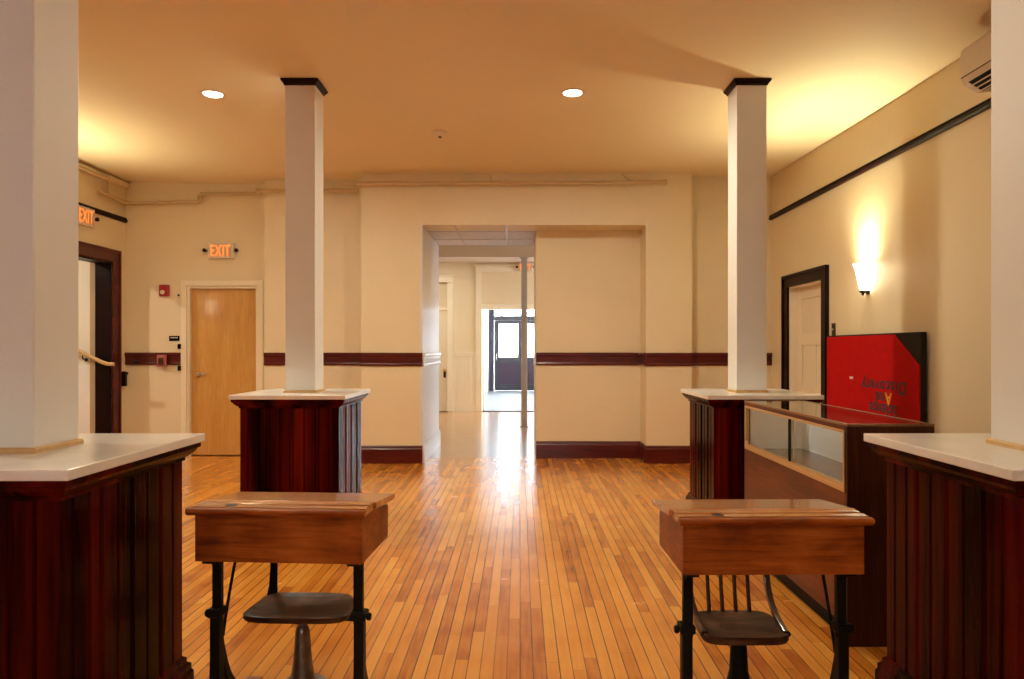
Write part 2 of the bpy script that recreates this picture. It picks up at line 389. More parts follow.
# casing round the left opening
def casing(b, axis, face, s, a0, a1, ztop, w, d):
    """flat casing with a back band; axis 'y' = in a side wall at x=face, 'x' = in a wall at y=face"""
    for (u0,u1,z0,z1,dd) in ((a0-w,a0,0,ztop+w,d),(a1,a1+w,0,ztop+w,d),(a0,a1,ztop,ztop+w,d),
                             (a0-w-.012,a0-w+.02,0,ztop+w+.012,d*1.6),(a1+w-.02,a1+w+.012,0,ztop+w+.012,d*1.6),(a0-w,a1+w,ztop+w-.02,ztop+w+.012,d*1.6)):
        if axis == 'y': b.box(min(face,face+s*dd),max(face,face+s*dd),u0,u1,z0,z1)
        else: b.box(u0,u1,min(face,face+s*dd),max(face,face+s*dd),z0,z1)
b = MB(); casing(b, 'y', XL, 1, OY0, OY1, OZ, .13, .022)
o = struct(b.build('trim_10', M_BLKTRIM if False else M_MAHTRIM, bevel=.003))
b = MB(); b.box(XL-.18,XL,OY1-.022,OY1,0,OZ).box(XL-.18,XL,OY0,OY0+.022,0,OZ).box(XL-.18,XL,OY0+.022,OY1-.022,OZ-.022,OZ)
struct(b.build('trim_11', M_BLKTRIM))
struct(MB().box(XL-.24,XL-.18,OY1-.02,OY1+.05,0,OZ).build('trim_12', plain('raw plaster edge', (.42,.30,.18), .8)))
# stair hall beyond
wallobj('wall_stairs', [(-7.2,XL-.24,8.12,8.3,0,TOP), (-7.3,-7.2,4.5,8.3,0,TOP), (-7.2,XL-.17,4.4,4.5,0,TOP)], M_HALL)
struct(MB().box(-7.3,XL-.17,4.4,8.3,2.9,3.0).build('ceiling_stairs', M_HALL))
b = MB(); b.box(-7.2,XL-.24,8.095,8.12,1.05,1.10); b.box(-7.2,XL-.24,8.105,8.12,0,1.05); struct(b.build('trim_13', M_WTRIM))
r = thing('handrail', 'pale wooden handrail sloping up beside the stairs', 'handrail', (-4.68,8.03,0))
b = MB(); b.tube([(0.02,0,1.115),(-.05,0,1.117),(-.12,0,1.14),(-1.6,0,1.86)], .022, 12); b.build('rail', M_PINE, r, smooth=True)
for x, z in ((-.34,1.235),(-1.3,1.70)):
    b = MB(); b.tube([(x,0,z-.02),(x,.01,z-.06),(x,.07,z-.07)], .008, 8); b.lathe([(.022,.068),(.022,.072)], (x,0,z-.07), 12, 'y'); b.build('bracket', M_BRONZE, r)
STAIR_FILL = (-6.0,6.7,2.9)
# plinth block at the end of the left casing
o = MB().rects(0,0,[(.03,.02,0),(.03,.02,.13),(.04,.028,.14),(.04,.028,.16),(.02,.015,.175)]).build('trim_14', M_BLKTRIM, loc=(XL+.03,8.30,.85)); struct(o)

# ---------------------------------------------------------------- doors
d = struct(MB().box(LX0,LX0,8.4,8.4,0,0).build('door_1', M_CREAM)) if False else None
b = MB()
for (u0,u1,z0,z1) in ((LX0-.062,LX0,0,LZ+.062),(LX1,LX1+.062,0,LZ+.062),(LX0,LX1,LZ,LZ+.062)): b.box(u0,u1,8.372,8.4,z0,z1)
b.box(LX0,LX0+.03,8.40,8.52,0,LZ).box(LX1-.03,LX1,8.40,8.52,0,LZ).box(LX0+.03,LX1-.03,8.40,8.52,LZ-.03,LZ)
door = struct(b.build('door_1', M_CREAM, bevel=.003))
MB().box(LX0+.033,LX1-.033,8.455,8.50,.012,LZ-.033).build('door_leaf', M_BIRCH, door, bevel=.002)
hx, hz = P(199,374,8.45).x, P(199,374,8.45).z
b = MB(); b.lathe([(.03,8.455),(.032,8.448),(.03,8.44)], (hx,0,hz), 18, 'y'); b.tube([(hx,8.45,hz),(hx,8.405,hz)], .011, 10)
b.tube([(hx,8.405,hz),(hx+.03,8.40,hz),(hx+.12,8.405,hz+.004)], [.011,.010,.008], 10); b.build('door_handle', M_CHROME, door, smooth=True)
for k, z in enumerate((1.935,1.32,1.06)):
    b = MB(); b.box(0,.035,-.018,0,-.03,.03) if k else b.box(0,.016,-.016,0,-.012,.012)
    o = b.build('contact_switch', M_BLACK, None, bevel=.003, loc=(LX0-.062-(.03 if k else .045),8.40 if not k else 8.372,z))
    tag(o, ['tiny black contact beside the upper cream frame of the birch door','small black contact by the black room sign on the door frame','small black contact on the door frame at chair rail height'][k], 'sensor', 'black contacts beside the birch door')
# right wall door
b = MB(); casing(b, 'y', XR, -1, DY0, DY1, DZ, .115, .026); 
cs = struct(b.build('trim_15', M_BLKTRIM, bevel=.003))
b = MB(); b.box(XR,XR+.09,DY1-.02,DY1,0,DZ).box(XR,XR+.09,DY0,DY0+.02,0,DZ).box(XR,XR+.09,DY0+.02,DY1-.02,DZ-.02,DZ)
dr = struct(b.build('door_2', M_PDOOR))
b = MB(); X = XR+.09; y0, y1 = DY0+.02, DY1-.02; b.box(X+.008,X+.04,y0,y1,.01,DZ-.02)
ym = (y0+y1)/2
stl = [(y0,y0+.11,.01,DZ-.02),(y1-.11,y1,.01,DZ-.02),(y0+.11,y1-.11,.01,.22),(y0+.11,y1-.11,1.33,1.45),(y0+.11,y1-.11,DZ-.14,DZ-.02),(ym-.05,ym+.05,.22,1.33)]
for q in stl: b.box(X-.008,X+.008,*q)
b.build('door_leaf', M_PDOOR, dr, bevel=.004)
b = MB(); b.lathe([(.012,X-.055),(.026,X-.045),(.028,X-.03),(.012,X-.02),(.012,X-.008)], (0,y0+.055,.98), 14, 'x'); b.build('door_knob', M_BRONZE, dr, smooth=True)

# ---------------------------------------------------------------- foyer, vestibule, street
YW = 14.4
wallobj('wall_foyer_near', [(-5,-1.794,9.3,9.5,0,3.4), (1.94,5,9.3,9.5,0,3.4)])
VX0, VX1 = -.78, 1.50
wallobj('wall_foyer_far', [(-5,-2.35,YW,YW+.2,0,3.4),(-2.35,-1.50,YW+.06,YW+.2,0,3.4),(-1.50,VX0,YW,YW+.2,0,3.4),(VX0,VX1,YW,YW+.2,2.11,3.4),(VX1,5,YW,YW+.2,0,3.4),(-2.35,-1.50,YW,YW+.06,2.75,3.4)])
wallobj('wall_foyer_left', [(-5.2,-5,9.3,YW+.2,0,3.4)])
FW = (11.9,13.5,1.0,2.4)
wallobj('wall_foyer_right', [(5,5.2,9.3,FW[0],0,3.4),(5,5.2,FW[1],YW+.2,0,3.4),(5,5.2,FW[0],FW[1],0,FW[2]),(5,5.2,FW[0],FW[1],FW[3],3.4)])
b = MB()
for y in (FW[0]+.04, (2*FW[0]+FW[1])/3, (FW[0]+2*FW[1])/3, FW[1]-.04): b.box(5.06,5.12,y-.04,y+.04,FW[2],FW[3])
for z in (FW[2]+.04, FW[3]-.04): b.box(5.06,5.12,FW[0],FW[1],z-.04,z+.04)
w = struct(b.build('window_4', M_WTRIM)); MB().box(5.088,5.092,FW[0],FW[1],FW[2],FW[3]).build('pane', M_PANE, w)
struct(MB().box(-5.2,5.2,9.3,YW+.2,3.07,3.2).build('ceiling_foyer', plain('foyer ceiling', (.74,.68,.64), .6, var=.02)))
struct(MB().box(-5,5,11.5,11.75,2.80,3.07).build('trim_16', plain('foyer beam paint', (.70,.64,.58), .5, var=.02)))
o = thing('support_post', 'slim grey steel post standing in the foyer beyond the passage', 'post', (.07,11.6,0))
MB().box(-.05,.05,-.05,.05,.012,2.788).build('shaft', M_POST, o, bevel=.008)
MB().box(-.075,.075,-.075,.075,0,.012).build('base_plate', M_POST, o); MB().box(-.075,.075,-.075,.075,2.788,2.80).build('top_plate', M_POST, o)
# far doorway casing with blind transom
b = MB(); X0, X1 = -.907, 1.63
b.box(X0,VX0,YW-.03,YW,0,2.87).box(VX1,X1,YW-.03,YW,0,2.87).box(X0,X1,YW-.034,YW,2.871,2.984).box(X0-.03,X1+.03,YW-.045,YW,2.985,3.025).box(VX0,VX1,YW-.02,YW,2.11,2.21)
struct(b.build('trim_17', M_CREAM, bevel=.006))
# wainscot of narrow boards, cap and base
b = MB()
x = -1.372
while x < X0-.01:
    b.box(x+.003,min(x+.077,X0),YW-.014,YW,.2,1.16); x += .08
b.box(-1.372,X0,YW-.02,YW,0,.2).box(-1.372,X0,YW-.028,YW,1.14,1.23).box(-1.372,X0,YW-.04,YW,1.205,1.235)
struct(b.build('trim_18', M_CREAM))
# foyer door on the left with a transom
b = MB(); b.box(-1.50,-1.372,YW-.03,YW,0,2.659).box(-2.48,-2.35,YW-.03,YW,0,2.659).box(-2.48,-1.372,YW-.034,YW,2.66,2.774).box(-2.50,-1.352,YW-.045,YW,2.775,2.81).box(-2.35,-1.5,YW-.02,YW+.06,2.08,2.14)
dd = struct(b.build('door_3', M_CREAM, bevel=.006))
b = MB(); b.box(-2.35,-1.50,YW+.02,YW+.05,.01,2.08)
for q in ((-2.35,-2.24,.01,2.08),(-1.61,-1.50,.01,2.08),(-2.24,-1.61,.01,.2),(-2.24,-1.61,.9,1.02),(-2.24,-1.61,1.97,2.08)): b.box(q[0],q[1],YW+.008,YW+.02,q[2],q[3])
b.build('door_leaf', M_CREAM, dd, bevel=.004)
b = MB(); b.box(-1.575,-1.525,YW+.002,YW+.008,.70,.88); b.build('escutcheon', M_BRONZE, dd)
b = MB(); b.lathe([(.014,YW+.002),(.014,YW-.02),(.03,YW-.03),(.03,YW-.05),(.012,YW-.06)], (-1.55,0,.86), 14, 'y'); b.build('door_knob', M_GOLD, dd, smooth=True)
# vestibule
VL, VR = -.96, 1.95
YD = 21.6
wallobj('wall_vestibule_left', [(VL-.2,VL,YW+.2,YD+.2,0,3)], M_WTRIM)
wallobj('wall_vestibule_right', [(VR,VR+.2,YW+.2,15.0,0,3),(VR,VR+.2,19.6,YD+.2,0,3),(VR,VR+.2,15.0,19.6,0,.4),(VR,VR+.2,15.0,19.6,2.6,3)], M_WTRIM)
b = MB()
for y in (15.04,16.55,18.06,19.56): b.box(VR+.07,VR+.13,y-.04,y+.04,.4,2.6)
for z in (.44,2.56): b.box(VR+.07,VR+.13,15.0,19.6,z-.04,z+.04)
w = struct(b.build('window_5', M_WTRIM)); MB().box(VR+.098,VR+.102,15.0,19.6,.4,2.6).build('pane', M_PANE, w)  # unseen side glazing added to strengthen the vestibule daylight and its glare
struct(MB().box(VL-.2,VR+.2,YW+.2,YD+.2,2.75,3).build('ceiling_vestibule', M_WTRIM))
struct(MB().box(VX0,VX1,YW,YW+.05,0,.015).build('trim_19', M_BLACK))
# open white leaf
lf = struct(MB().box(VX0+.005,VX0+.045,YW+.21,YW+1.02,.01,2.08).build('door_4', M_WTRIM, bevel=.003))
MB().box(VX0+.045,VX0+.06,YW+.62,YW+.70,.35,1.75).build('pull_bar', M_SHUT, lf, bevel=.005)
# front doors
b = MB(); y0, y1 = YD, YD+.12
b.box(VL,-.80,y0,y1,0,2.75).box(.98,VR,y0,y1,0,2.75).box(-.80,.98,y0,y1,2.17,2.31).box(-.80,.98,y0,y1,2.60,2.75)
fd = struct(b.build('door_5', M_FDOOR, bevel=.004))
MB().box(-.80,.98,YD+.06,YD+.065,2.31,2.60).build('transom_pane', M_PANE, fd)
for i, (a, c) in enumerate(((-.79,.085),(.095,.97))):
    b = MB(); y0, y1 = YD+.03, YD+.08; g0, g1 = (a+.14, c-.14)
    b.box(a,g0,y0,y1,.01,2.165).box(g1,c,y0,y1,.01,2.165).box(g0,g1,y0,y1,2.07,2.165).box(g0,g1,y0,y1,.86,1.03).box(g0,g1,y0,y1,.01,.2)
    b.box(a+.04,c-.04,YD+.005,y0,1.0,1.035)
    l = b.build('door_leaf', M_FDOOR, fd, bevel=.004)
    MB().box(g0,g1,YD+.05,YD+.07,.2,.86).build('lower_panel', M_FPAN, l)
    MB().box(g0,g1,YD+.055,YD+.06,1.03,2.07).build('pane', M_PANE, l)
    b = MB(); hxx = a+.07
    b.tube([(hxx,YD+.03,.95),(hxx,YD-.02,.95),(hxx,YD-.02,1.15),(hxx,YD+.03,1.15)], .012, 8); b.build('pull_handle', M_CHROME, l)
wallobj('wall_street', [(-6,VL-.2,YD,YD+.2,0,4),(VR+.2,6,YD,YD+.2,0,4),(-6,6,YD,YD+.2,3.0,4)], M_SIDING)
struct(MB().box(-25,25,YD+.12,60,-.5,-.02).build('ground_street', M_PAVE))
# house over the road
YH = 36.0
hs = thing('street_house', 'white clapboard house across the street seen through the front door glass', 'house', (0,YH,0))
b = MB()
for k in range(40): b.prism([(0,k*.2),(-.03,k*.2),(-.005,k*.2+.2),(0,k*.2+.2)], -9, 9, 'x')
b.box(-9,9,0,6,0,8); b.build('wall', M_SIDING, hs)
b = MB(); b.prism([(-.4,7.9),(3,11.2),(6.4,7.9),(6.4,7.75),(-.4,7.75)], -9.3, 9.3, 'x'); b.build('roof', M_SHUT, hs)
for cx, cz, w, h in ((-.62,2.35,.34,.7),(-.28,1.28,1.1,1.5),(.15,2.35,.34,.7),(.75,2.2,.6,1.0)):
    f = MB().box(cx-w/2,cx+w/2,-.08,-.03,cz-h/2,cz+h/2).build('window', M_SIDING if cx==-.28 else M_SHUT, hs)
    if cx == -.28: MB().box(cx-.35,cx+.35,-.10,-.08,1.62,1.86).build('awning', M_SHUT, f)
bu = thing('bush', 'yellow green bush in front of the white house outside', 'bush', (-.05,30,-.02))
b = MB()
for k in range(160):
    a, e, rr = random.random()*2*PI, random.random()*PI/2, .62*random.random()**.4
    c = Vector((rr*math.cos(a)*math.cos(e), rr*math.sin(a)*math.cos(e), .35+1.0*rr*math.sin(e)*1.2))
    u = Vector((random.uniform(-1,1),random.uniform(-1,1),random.uniform(-1,1))).normalized(); v = u.orthogonal().normalized(); s = .09
    b.quad([b.bm.verts.new(c+u*s), b.bm.verts.new(c+v*s*.6), b.bm.verts.new(c-u*s), b.bm.verts.new(c-v*s*.6)])
b.build('foliage', M_BUSHL, bu)
b = MB()
for k in range(5): a = k*1.26; b.tube([(0,0,0),(.15*math.cos(a),.15*math.sin(a),.4),(.4*math.cos(a),.4*math.sin(a),.9)], [.03,.02,.008], 6)
b.build('stem', M_BARK, bu)
tr = thing('street_tree', 'bare dark tree with forked branches seen through the door transom', 'tree', (1.35,27,-.02))
b = MB(); b.tube([(0,0,0),(.02,0,1.4),(-.05,0,2.6),(-.1,0,4)], [.10,.085,.06,.03], 8); b.build('trunk', M_BARK, tr)
for pts in ([(0,0,2.1),(-.9,.2,2.75),(-1.2,.3,3.2)],[(-.9,.2,2.75),(-1.3,.1,2.62),(-1.6,.1,3.1)],[(-.05,0,2.4),(-.5,0,2.7),(-.65,.2,3.2)],[(-1.2,.2,2.55),(-2.0,.1,2.5),(-2.5,.1,3.1)],[(-2.0,.1,2.5),(-2.15,0,2.9),(-2.1,0,3.2)],[(0,0,1.6),(-.35,0,1.9),(-.5,0,2.3)]):
    b = MB(); b.tube(pts, [.045,.035,.015], 6); b.build('branch', M_BARK, tr)
MB().tube([(-8,-3,2.62),(-4,-2.6,2.47),(0,-2,2.42),(4,-1,2.5),(8,.02,2.75)], .02, 6).build('service_cable', M_BARK, hs)

# ---------------------------------------------------------------- pillars and pedestals
PIL = [(-1.600,2.255),(1.708,2.255),(-1.613,5.244),(1.70,5.244)]
CT = 0.97
def pedestal_body(hx, z0, z1, bw=.002):
    """square plan of tongue and groove boards with a bead at each joint"""
    side = [(-hx, 0)]
    for f, bead in ((.08,0),(.19,0),(.28,1),(.40,0),(.52,1),(.65,0),(.78,1),(.90,0)):
        j = -hx+2*hx*f
        if bead: side += [(j-.016,0),(j-.013,-.008),(j-.010,-.002),(j-.006,.005),(j,.007),(j+.006,.005),(j+.010,-.002),(j+.013,-.008),(j+.016,0)]
        else: side += [(j-.007,0),(j-.002,-.011),(j+.002,-.011),(j+.007,0)]
    pts = []
    for k in range(4):
        ca, sa = math.cos(k*PI/2), math.sin(k*PI/2)
        for u, d in side:
            x, y = u, -(hx+d); pts.append((x*ca-y*sa, x*sa+y*ca))
    b = MB(); b.prism(pts, z0, z1, 'z'); return b
def make_pedestal(label):
    r = thing('pedestal_counter', label, 'counter', group='mahogany counters round the pillars')
    h = .345
    o = pedestal_body(h, .02, CT-.06).build('body', M_MAHOG, r)
    b = MB(); b.rects(0,0,[(h+.03,h+.03,0),(h+.03,h+.03,.085),(h+.024,h+.024,.095),(h+.024,h+.024,.115),(h+.012,h+.012,.125),(h+.012,h+.012,.14),(h,h,.15)]); b.build('base_moulding', M_MAHOG, r)
    b = MB(); b.rects(0,0,[(h,h,CT-.096),(h+.008,h+.008,CT-.094),(h+.008,h+.008,CT-.084),(h+.02,h+.02,CT-.076),(h+.034,h+.034,CT-.062),(h+.04,h+.04,CT-.052),(h+.048,h+.048,CT-.048),(h+.048,h+.048,CT-.030)]); b.build('crown_moulding', M_MAHOG, r)
    b = MB(); b.box(-.404,.404,-.404,.404,CT-.030,CT); b.build('countertop', M_QUARTZ, r, bevel=.003)
    return r
def make_pillar(label):
    r = thing('pillar', label, 'pillar', group='white square pillars', kind='thing')
    w = .11
    MB().box(-w,w,-w,w,CT,HC-.001).build('shaft', M_WHITE, r, bevel=.004)
    b = MB(); b.rects(0,0,[(w+.003,w+.003,HC-.046),(w+.008,w+.008,HC-.043),(w+.009,w+.009,HC-.036),(w+.018,w+.018,HC-.026),(w+.026,w+.026,HC-.016),(w+.027,w+.027,HC-.003)]); b.build('capital', M_BLKTRIM, r)
    b = MB(); b.rects(0,0,[(w+.010,w+.010,CT),(w+.010,w+.010,CT+.013),(w+.006,w+.006,CT+.018),(w+.001,w+.001,CT+.018)]); b.build('base_trim', M_PINE, r)
    return r
plab = ['white square pillar on the counter nearest the viewer at the left edge','white square pillar on the counter beside the glass showcase, cut off at the right edge','white square pillar before the birch door, black capital in full view','white square pillar rising behind the glass showcase, black capital in full view']
clab = ['large dark mahogany counter with white top, front left, beside the school desk','large mahogany counter with white top nearest the viewer, at the near end of the showcase','red mahogany counter with white top standing before the birch door','mahogany counter with white top standing behind the far end of the glass showcase']
for i, (x, y) in enumerate(PIL):
    if i == 0: c0 = make_pedestal(clab[0]); p0 = make_pillar(plab[0]); c, p = c0, p0
    else: c = copy_tree(c0); p = copy_tree(p0); c['label'] = clab[i]; p['label'] = plab[i]
    c.location = (x,y,0); p.location = (x-(.008 if i == 1 else 0),y,0)

# ---------------------------------------------------------------- school desks
def make_desk(label, w, loc, rz):
    r = thing('school_desk', label, 'desk', loc, rz, group='antique school desks')
    dp = .345; zb = .586
    # tapered box: higher at the ledge, lower at the sitter's side
    b = MB(); b.prism([(0,zb),(dp,zb),(dp,.708),(.10,.744),(0,.744)], -w/2, w/2, 'x'); b.build('box', M_DESK, r, bevel=.003)
    ov = .016; hw = w/2+ov
    # front moulding, then the flat ledge with its pencil groove
    pr = [(-.020,.744),(-.027,.748),(-.032,.754),(-.033,.760),(-.030,.765),(-.024,.7672),(-.0065,.7672),(-.0065,.744)]
    b = MB(); b.prism(pr, -hw, hw, 'x'); b.build('front_moulding', M_DESK, r, bevel=.0015)
    pr = [(-.002,.7695),(.034,.7695),(.037,.7655),(.048,.7655),(.051,.7695),(.092,.7695),(.092,.744),(-.002,.744)]
    b = MB(); b.prism(pr, -hw+.004, hw-.004, 'x'); lg = b.build('pen_ledge', M_LID, r, bevel=.0015)
    b = MB(); b.lathe([(.020,.7696),(.020,.7702),(.017,.7703),(.016,.7698)], (-w/2+.115,.020,0), 20); b.build('inkwell', M_IRON, lg)
    # sloped lid with rounded edges
    def z(y): return .7690-(y-.098)*(.024/.27)
    y0, y1 = .098, dp+.022
    pr = [(y0,z(y0)-.022),(y0,z(y0)-.003),(y0+.004,z(y0)),(y1-.008,z(y1)),(y1,z(y1)-.008),(y1,z(y1)-.016),(y1-.006,z(y1)-.022)]
    b = MB(); b.prism(pr, -hw-.005, hw+.005, 'x'); b.build('lid', M_LID, r, bevel=.004, seg=3)
    for s in (-1, 1):
        x = s*(w/2-.036); y = .085
        b = MB()
        b.strip([(x,y,zb),(x,y,.36)], (1,0,0), .032, .022)                       # inner post
        b.box(x-.02,x+.02,y-.07,y+.16,zb-.012,zb)                                 # bracket under the box
        b.prism([(y-.03,zb-.012),(y+.03,zb-.012),(y+.014,zb-.045),(y-.014,zb-.045)], x-.012, x+.012, 'x')
        xs = x+s*.004
        b.strip([(xs,y,.40),(xs,y,.22),(xs,y,.045)], (1,0,0), [.034,.034,.038], [.034,.036,.05])      # outer sleeve
        b.strip(bez((xs-s*.003,y+.005,.30),(xs-s*.005,y+.04,.16),(xs-s*.006,y+.08,.07),(xs-s*.006,y+.21,.042)), (1,0,0), .024, .030)   # swept rear foot
        b.strip(bez((xs,y,.20),(xs,y-.03,.12),(xs,y-.05,.06),(xs,y-.12,.042)), (1,0,0), .024, .026)
        b.box(xs-.022,xs+.022,y-.14,y+.22,.030,.042)
        lg = b.build('leg', M_IRON, r, bevel=.003)
        b = MB(); b.rects(xs,y,[(.020,.021,.375),(.024,.025,.38),(.024,.025,.40),(.020,.021,.405)]); b.build('collar', M_IRON, lg)
        b = MB(); b.tube([(xs+s*.02,y,.385),(xs+s*.026,y,.385)], .006, 8); b.lathe([(.010,.025*s),(.013,.028*s),(.013,.036*s),(.009,.039*s)], (xs,y,.385), 12, 'x'); b.build('thumbscrew', M_IRON, lg)
        b = MB(); b.tube(bez((x-s*.018,y+.11,zb-.004),(x-s*.014,y+.085,.50),(x-s*.010,y+.06,.44),(x-s*.008,y+.02,.30)), .0055, 8); b.build('brace_rod', M_IRON, lg)
        b = MB(); b.box(xs-.03,xs+.03,y-.17,y+.30,0,.030); b.build('runner', M_RUNNER, r, bevel=.004)
    return r
make_desk('antique school desk with orange box lid, before the red counter and birch door', .562, (-.796,2.30,0), math.radians(-3.4))
make_desk('antique school desk with darker wood box, pulled up before the glass showcase', .569, (.791,2.18,0), math.radians(.8))

def seat_mesh(wf, wb, d, z, t, dish=.012, n=48):
    b = MB(); prof = [(0,1),(.08,1),(.16,1),(.27,1),(.4,1),(.55,1),(.7,1),(.85,1),(.97,1),(1.0,.75),(1.0,.3),(.97,0),(.6,0),(0,0)]
    rings = []
    for q, h in prof:
        ring = []
        for i in range(n):
            a = 2*PI*i/n; ca, sa = math.cos(a), math.sin(a); e = .42
            x = math.copysign(abs(ca)**e, ca); y = math.copysign(abs(sa)**e, sa)
            wl = wf+(wb-wf)*(y*.5+.5); q2 = max(q,.001)
            zz = z-t*(1-h) - (dish*(1-q**2)*(1.0 - .35*math.cos(2*a)*q*q) if h == 1 else 0) + (.004*y*q if h==1 else 0)
            ring.append((x*q2*wl/2, y*q2*d/2, zz))
        rings.append(ring)
    b.loops(rings); return b
# left chair: flat iron back posts
r = thing('school_chair', 'low swivel chair with dark seat and iron post under the orange desk', 'chair', (-.832,2.68,0), math.radians(-2), group='low school chairs')
seat_mesh(.415,.35,.25,.313,.028).build('seat', M_SEAT, r, smooth=True)
b = MB(); b.lathe([(.015,.285),(.015,.235),(.022,.228),(.027,.212),(.035,.10),(.044,.03),(.048,.022)], n=20); b.build('pedestal', M_STEEL, r, smooth=True)
b = MB(); b.lathe([(.09,0),(.09,.008),(.08,.015),(.05,.023),(.03,.03)], n=28); b.build('base_plate', M_STEEL, r, smooth=True)
b = MB(); b.lathe([(.05,.255),(.075,.280),(.075,.285)], n=20); b.build('swivel_plate', M_IRON, r)
for s in (-1,1):
    b = MB(); b.strip([(s*.172,.155,.60),(s*.172,.155,.40),(s*.174,.152,.33)]+bez((s*.175,.15,.31),(s*.178,.145,.27),(s*.18,.12,.255),(s*.165,.02,.245),6), (1,0,0), [.030,.030,.034]+[.04]*7, [.007]*10); b.build('back_post', M_IRON, r, bevel=.002)
b = MB(); rr = []
for i in range(13):
    x = -.2+.4*i/12; y = .165+.03*(1-(x/.2)**2); rr.append([(x,y,.50),(x,y+.014,.50),(x,y+.016,.60),(x,y+.002,.60)])
b.loops(rr); b.build('backrest', M_SEAT, r, bevel=.003)
# right chair: bentwood arms and four spindles
r = thing('school_chair', 'low chair with spindle back and bentwood arms under the darker desk', 'chair', (.812,2.60,0), 0, group='low school chairs')
seat_mesh(.325,.30,.25,.272,.032).build('seat', M_SEAT, r, smooth=True)
b = MB(); b.lathe([(.018,.242),(.018,.205),(.024,.20),(.030,.185),(.034,.10),(.05,.03),(.055,.02)], n=20); b.build('pedestal', M_IRON, r, smooth=True)
b = MB(); b.lathe([(.11,0),(.11,.008),(.09,.015),(.055,.022),(.03,.03)], n=28); b.build('base_plate', M_IRON, r, smooth=True)
b = MB(); b.lathe([(.05,.215),(.075,.236),(.075,.241)], n=20); b.build('swivel_plate', M_IRON, r)
for k in range(4):
    x = -.078+.052*k
    b = MB(); b.tube([(x,.115,.262),(x-.002,.130,.36),(x-.004,.14,.47),(x-.006,.155,.585)], [.0085,.0075,.0085,.006], 10); b.build('spindle', M_SPIN, r, smooth=True)
for s in (-1,1):
    b = MB(); b.strip([(s*.155,.17,.62),(s*.152,.155,.50)]+bez((s*.152,.14,.40),(s*.154,.125,.33),(s*.150,.07,.285),(s*.147,-.080,.264),8), (1,0,0), [.022]*6+[.020]*5, [.022]*11); b.build('arm', M_SPIN, r, bevel=.003)
    b = MB(); b.lathe([(.006,s*.153),(.010,s*.157),(.006,s*.161)], (0,-.080,.264), 10, 'x'); b.build('arm_bolt', M_IRON, r)
b = MB(); rr = []
for i in range(13):
    x = -.17+.34*i/12; y = .165+.02*(1-(x/.17)**2)-.01; rr.append([(x,y,.575),(x,y+.018,.575),(x,y+.02,.655-.02*(x/.17)**2),(x,y+.004,.655-.02*(x/.17)**2)])
b.loops(rr); b.build('crest_rail', M_SPIN, r, bevel=.003)

# ---------------------------------------------------------------- showcase
CX0, CX1, CY0, CY1, CH = 1.416, 1.795, 3.03, 4.42, .965
sh = thing('display_case', 'long walnut showcase with gold framed glass side and glass top', 'showcase', (CX0,CY0,0))
W, Lh = CX1-CX0, CY1-CY0
b = MB(); b.box(.03,W-.02,.02,Lh-.02,0,.085); b.build('plinth', M_BLACK, sh)
b = MB(); b.box(0,W,0,.02,.0,CH-.010); b.build('end_panel', M_WALNUT, sh, bevel=.002)
b = MB(); b.box(0,W,Lh-.02,Lh,.0,CH-.010); b.build('end_panel', M_WALNUT, sh, bevel=.002)
b = MB(); b.box(0,.018,.02,Lh-.02,.085,.665); b.build('front_panel', M_WALFR, sh)
b = MB(); b.box(W-.018,W,.02,Lh-.02,.085,CH-.010); b.build('rear_panel', M_WALNUT, sh)
b = MB(); b.box(0,.02,.02,Lh-.02,.935,CH-.010); b.build('top_rail', M_WALFR, sh)
b = MB(); b.box(.018,W-.02,.02,Lh-.02,.645,.665); b.build('deck', M_CASEFL, sh)
b = MB(); b.box(W-.024,W-.0185,.02,Lh-.02,.665,.93).box(.03,W-.024,.02,.025,.665,.93).box(.03,W-.024,Lh-.025,Lh-.02,.665,.93); b.build('lining', M_CASEIN, sh)
b = MB(); z0, z1 = .665, .935
b.box(-.004,.02,.02,Lh-.02,z0,z0+.034).box(-.004,.02,.02,Lh-.02,z1-.012,z1).box(-.004,.02,.02,.034,z0+.034,z1-.012).box(-.004,.02,Lh-.034,Lh-.02,z0+.034,z1-.012)
b.box(-.006,-.002,.02,Lh-.02,z0+.012,z0+.018)
b.build('window_frame', M_GOLD, sh, bevel=.0015)
ym = .64
b = MB(); b.box(.004,.008,.034,ym+.02,.699,.923); p1 = b.build('sliding_pane', M_GLASS, sh)
MB().box(.001,.011,ym+.012,ym+.03,.699,.923).build('pane_edge', M_BLACK, p1)
b = MB(); b.box(.012,.016,ym-.02,Lh-.034,.699,.923); p2 = b.build('sliding_pane', M_GLASS, sh)
MB().box(.010,.018,ym-.03,ym-.012,.699,.923).build('pane_edge', M_CHROME, p2)
b = MB(); b.box(-.010,-.003,Lh-.10,Lh-.055,.70,.718); b.build('pull', M_GOLD, sh, bevel=.002)
b = MB(); b.box(.012,W-.012,.012,Lh-.012,CH-.010,CH-.002); b.build('top_glass', M_TOPG, sh)
b = MB(); b.box(0,.012,0,Lh,CH-.010,CH).box(W-.012,W,0,Lh,CH-.010,CH).box(.012,W-.012,0,.012,CH-.010,CH).box(.012,W-.012,Lh-.012,Lh,CH-.010,CH); b.build('top_edge', wood('showcase edge', [(.3,(.20,.09,.03)),(.7,(.32,.16,.06))], grain=(20,20,20)), sh, bevel=.001)

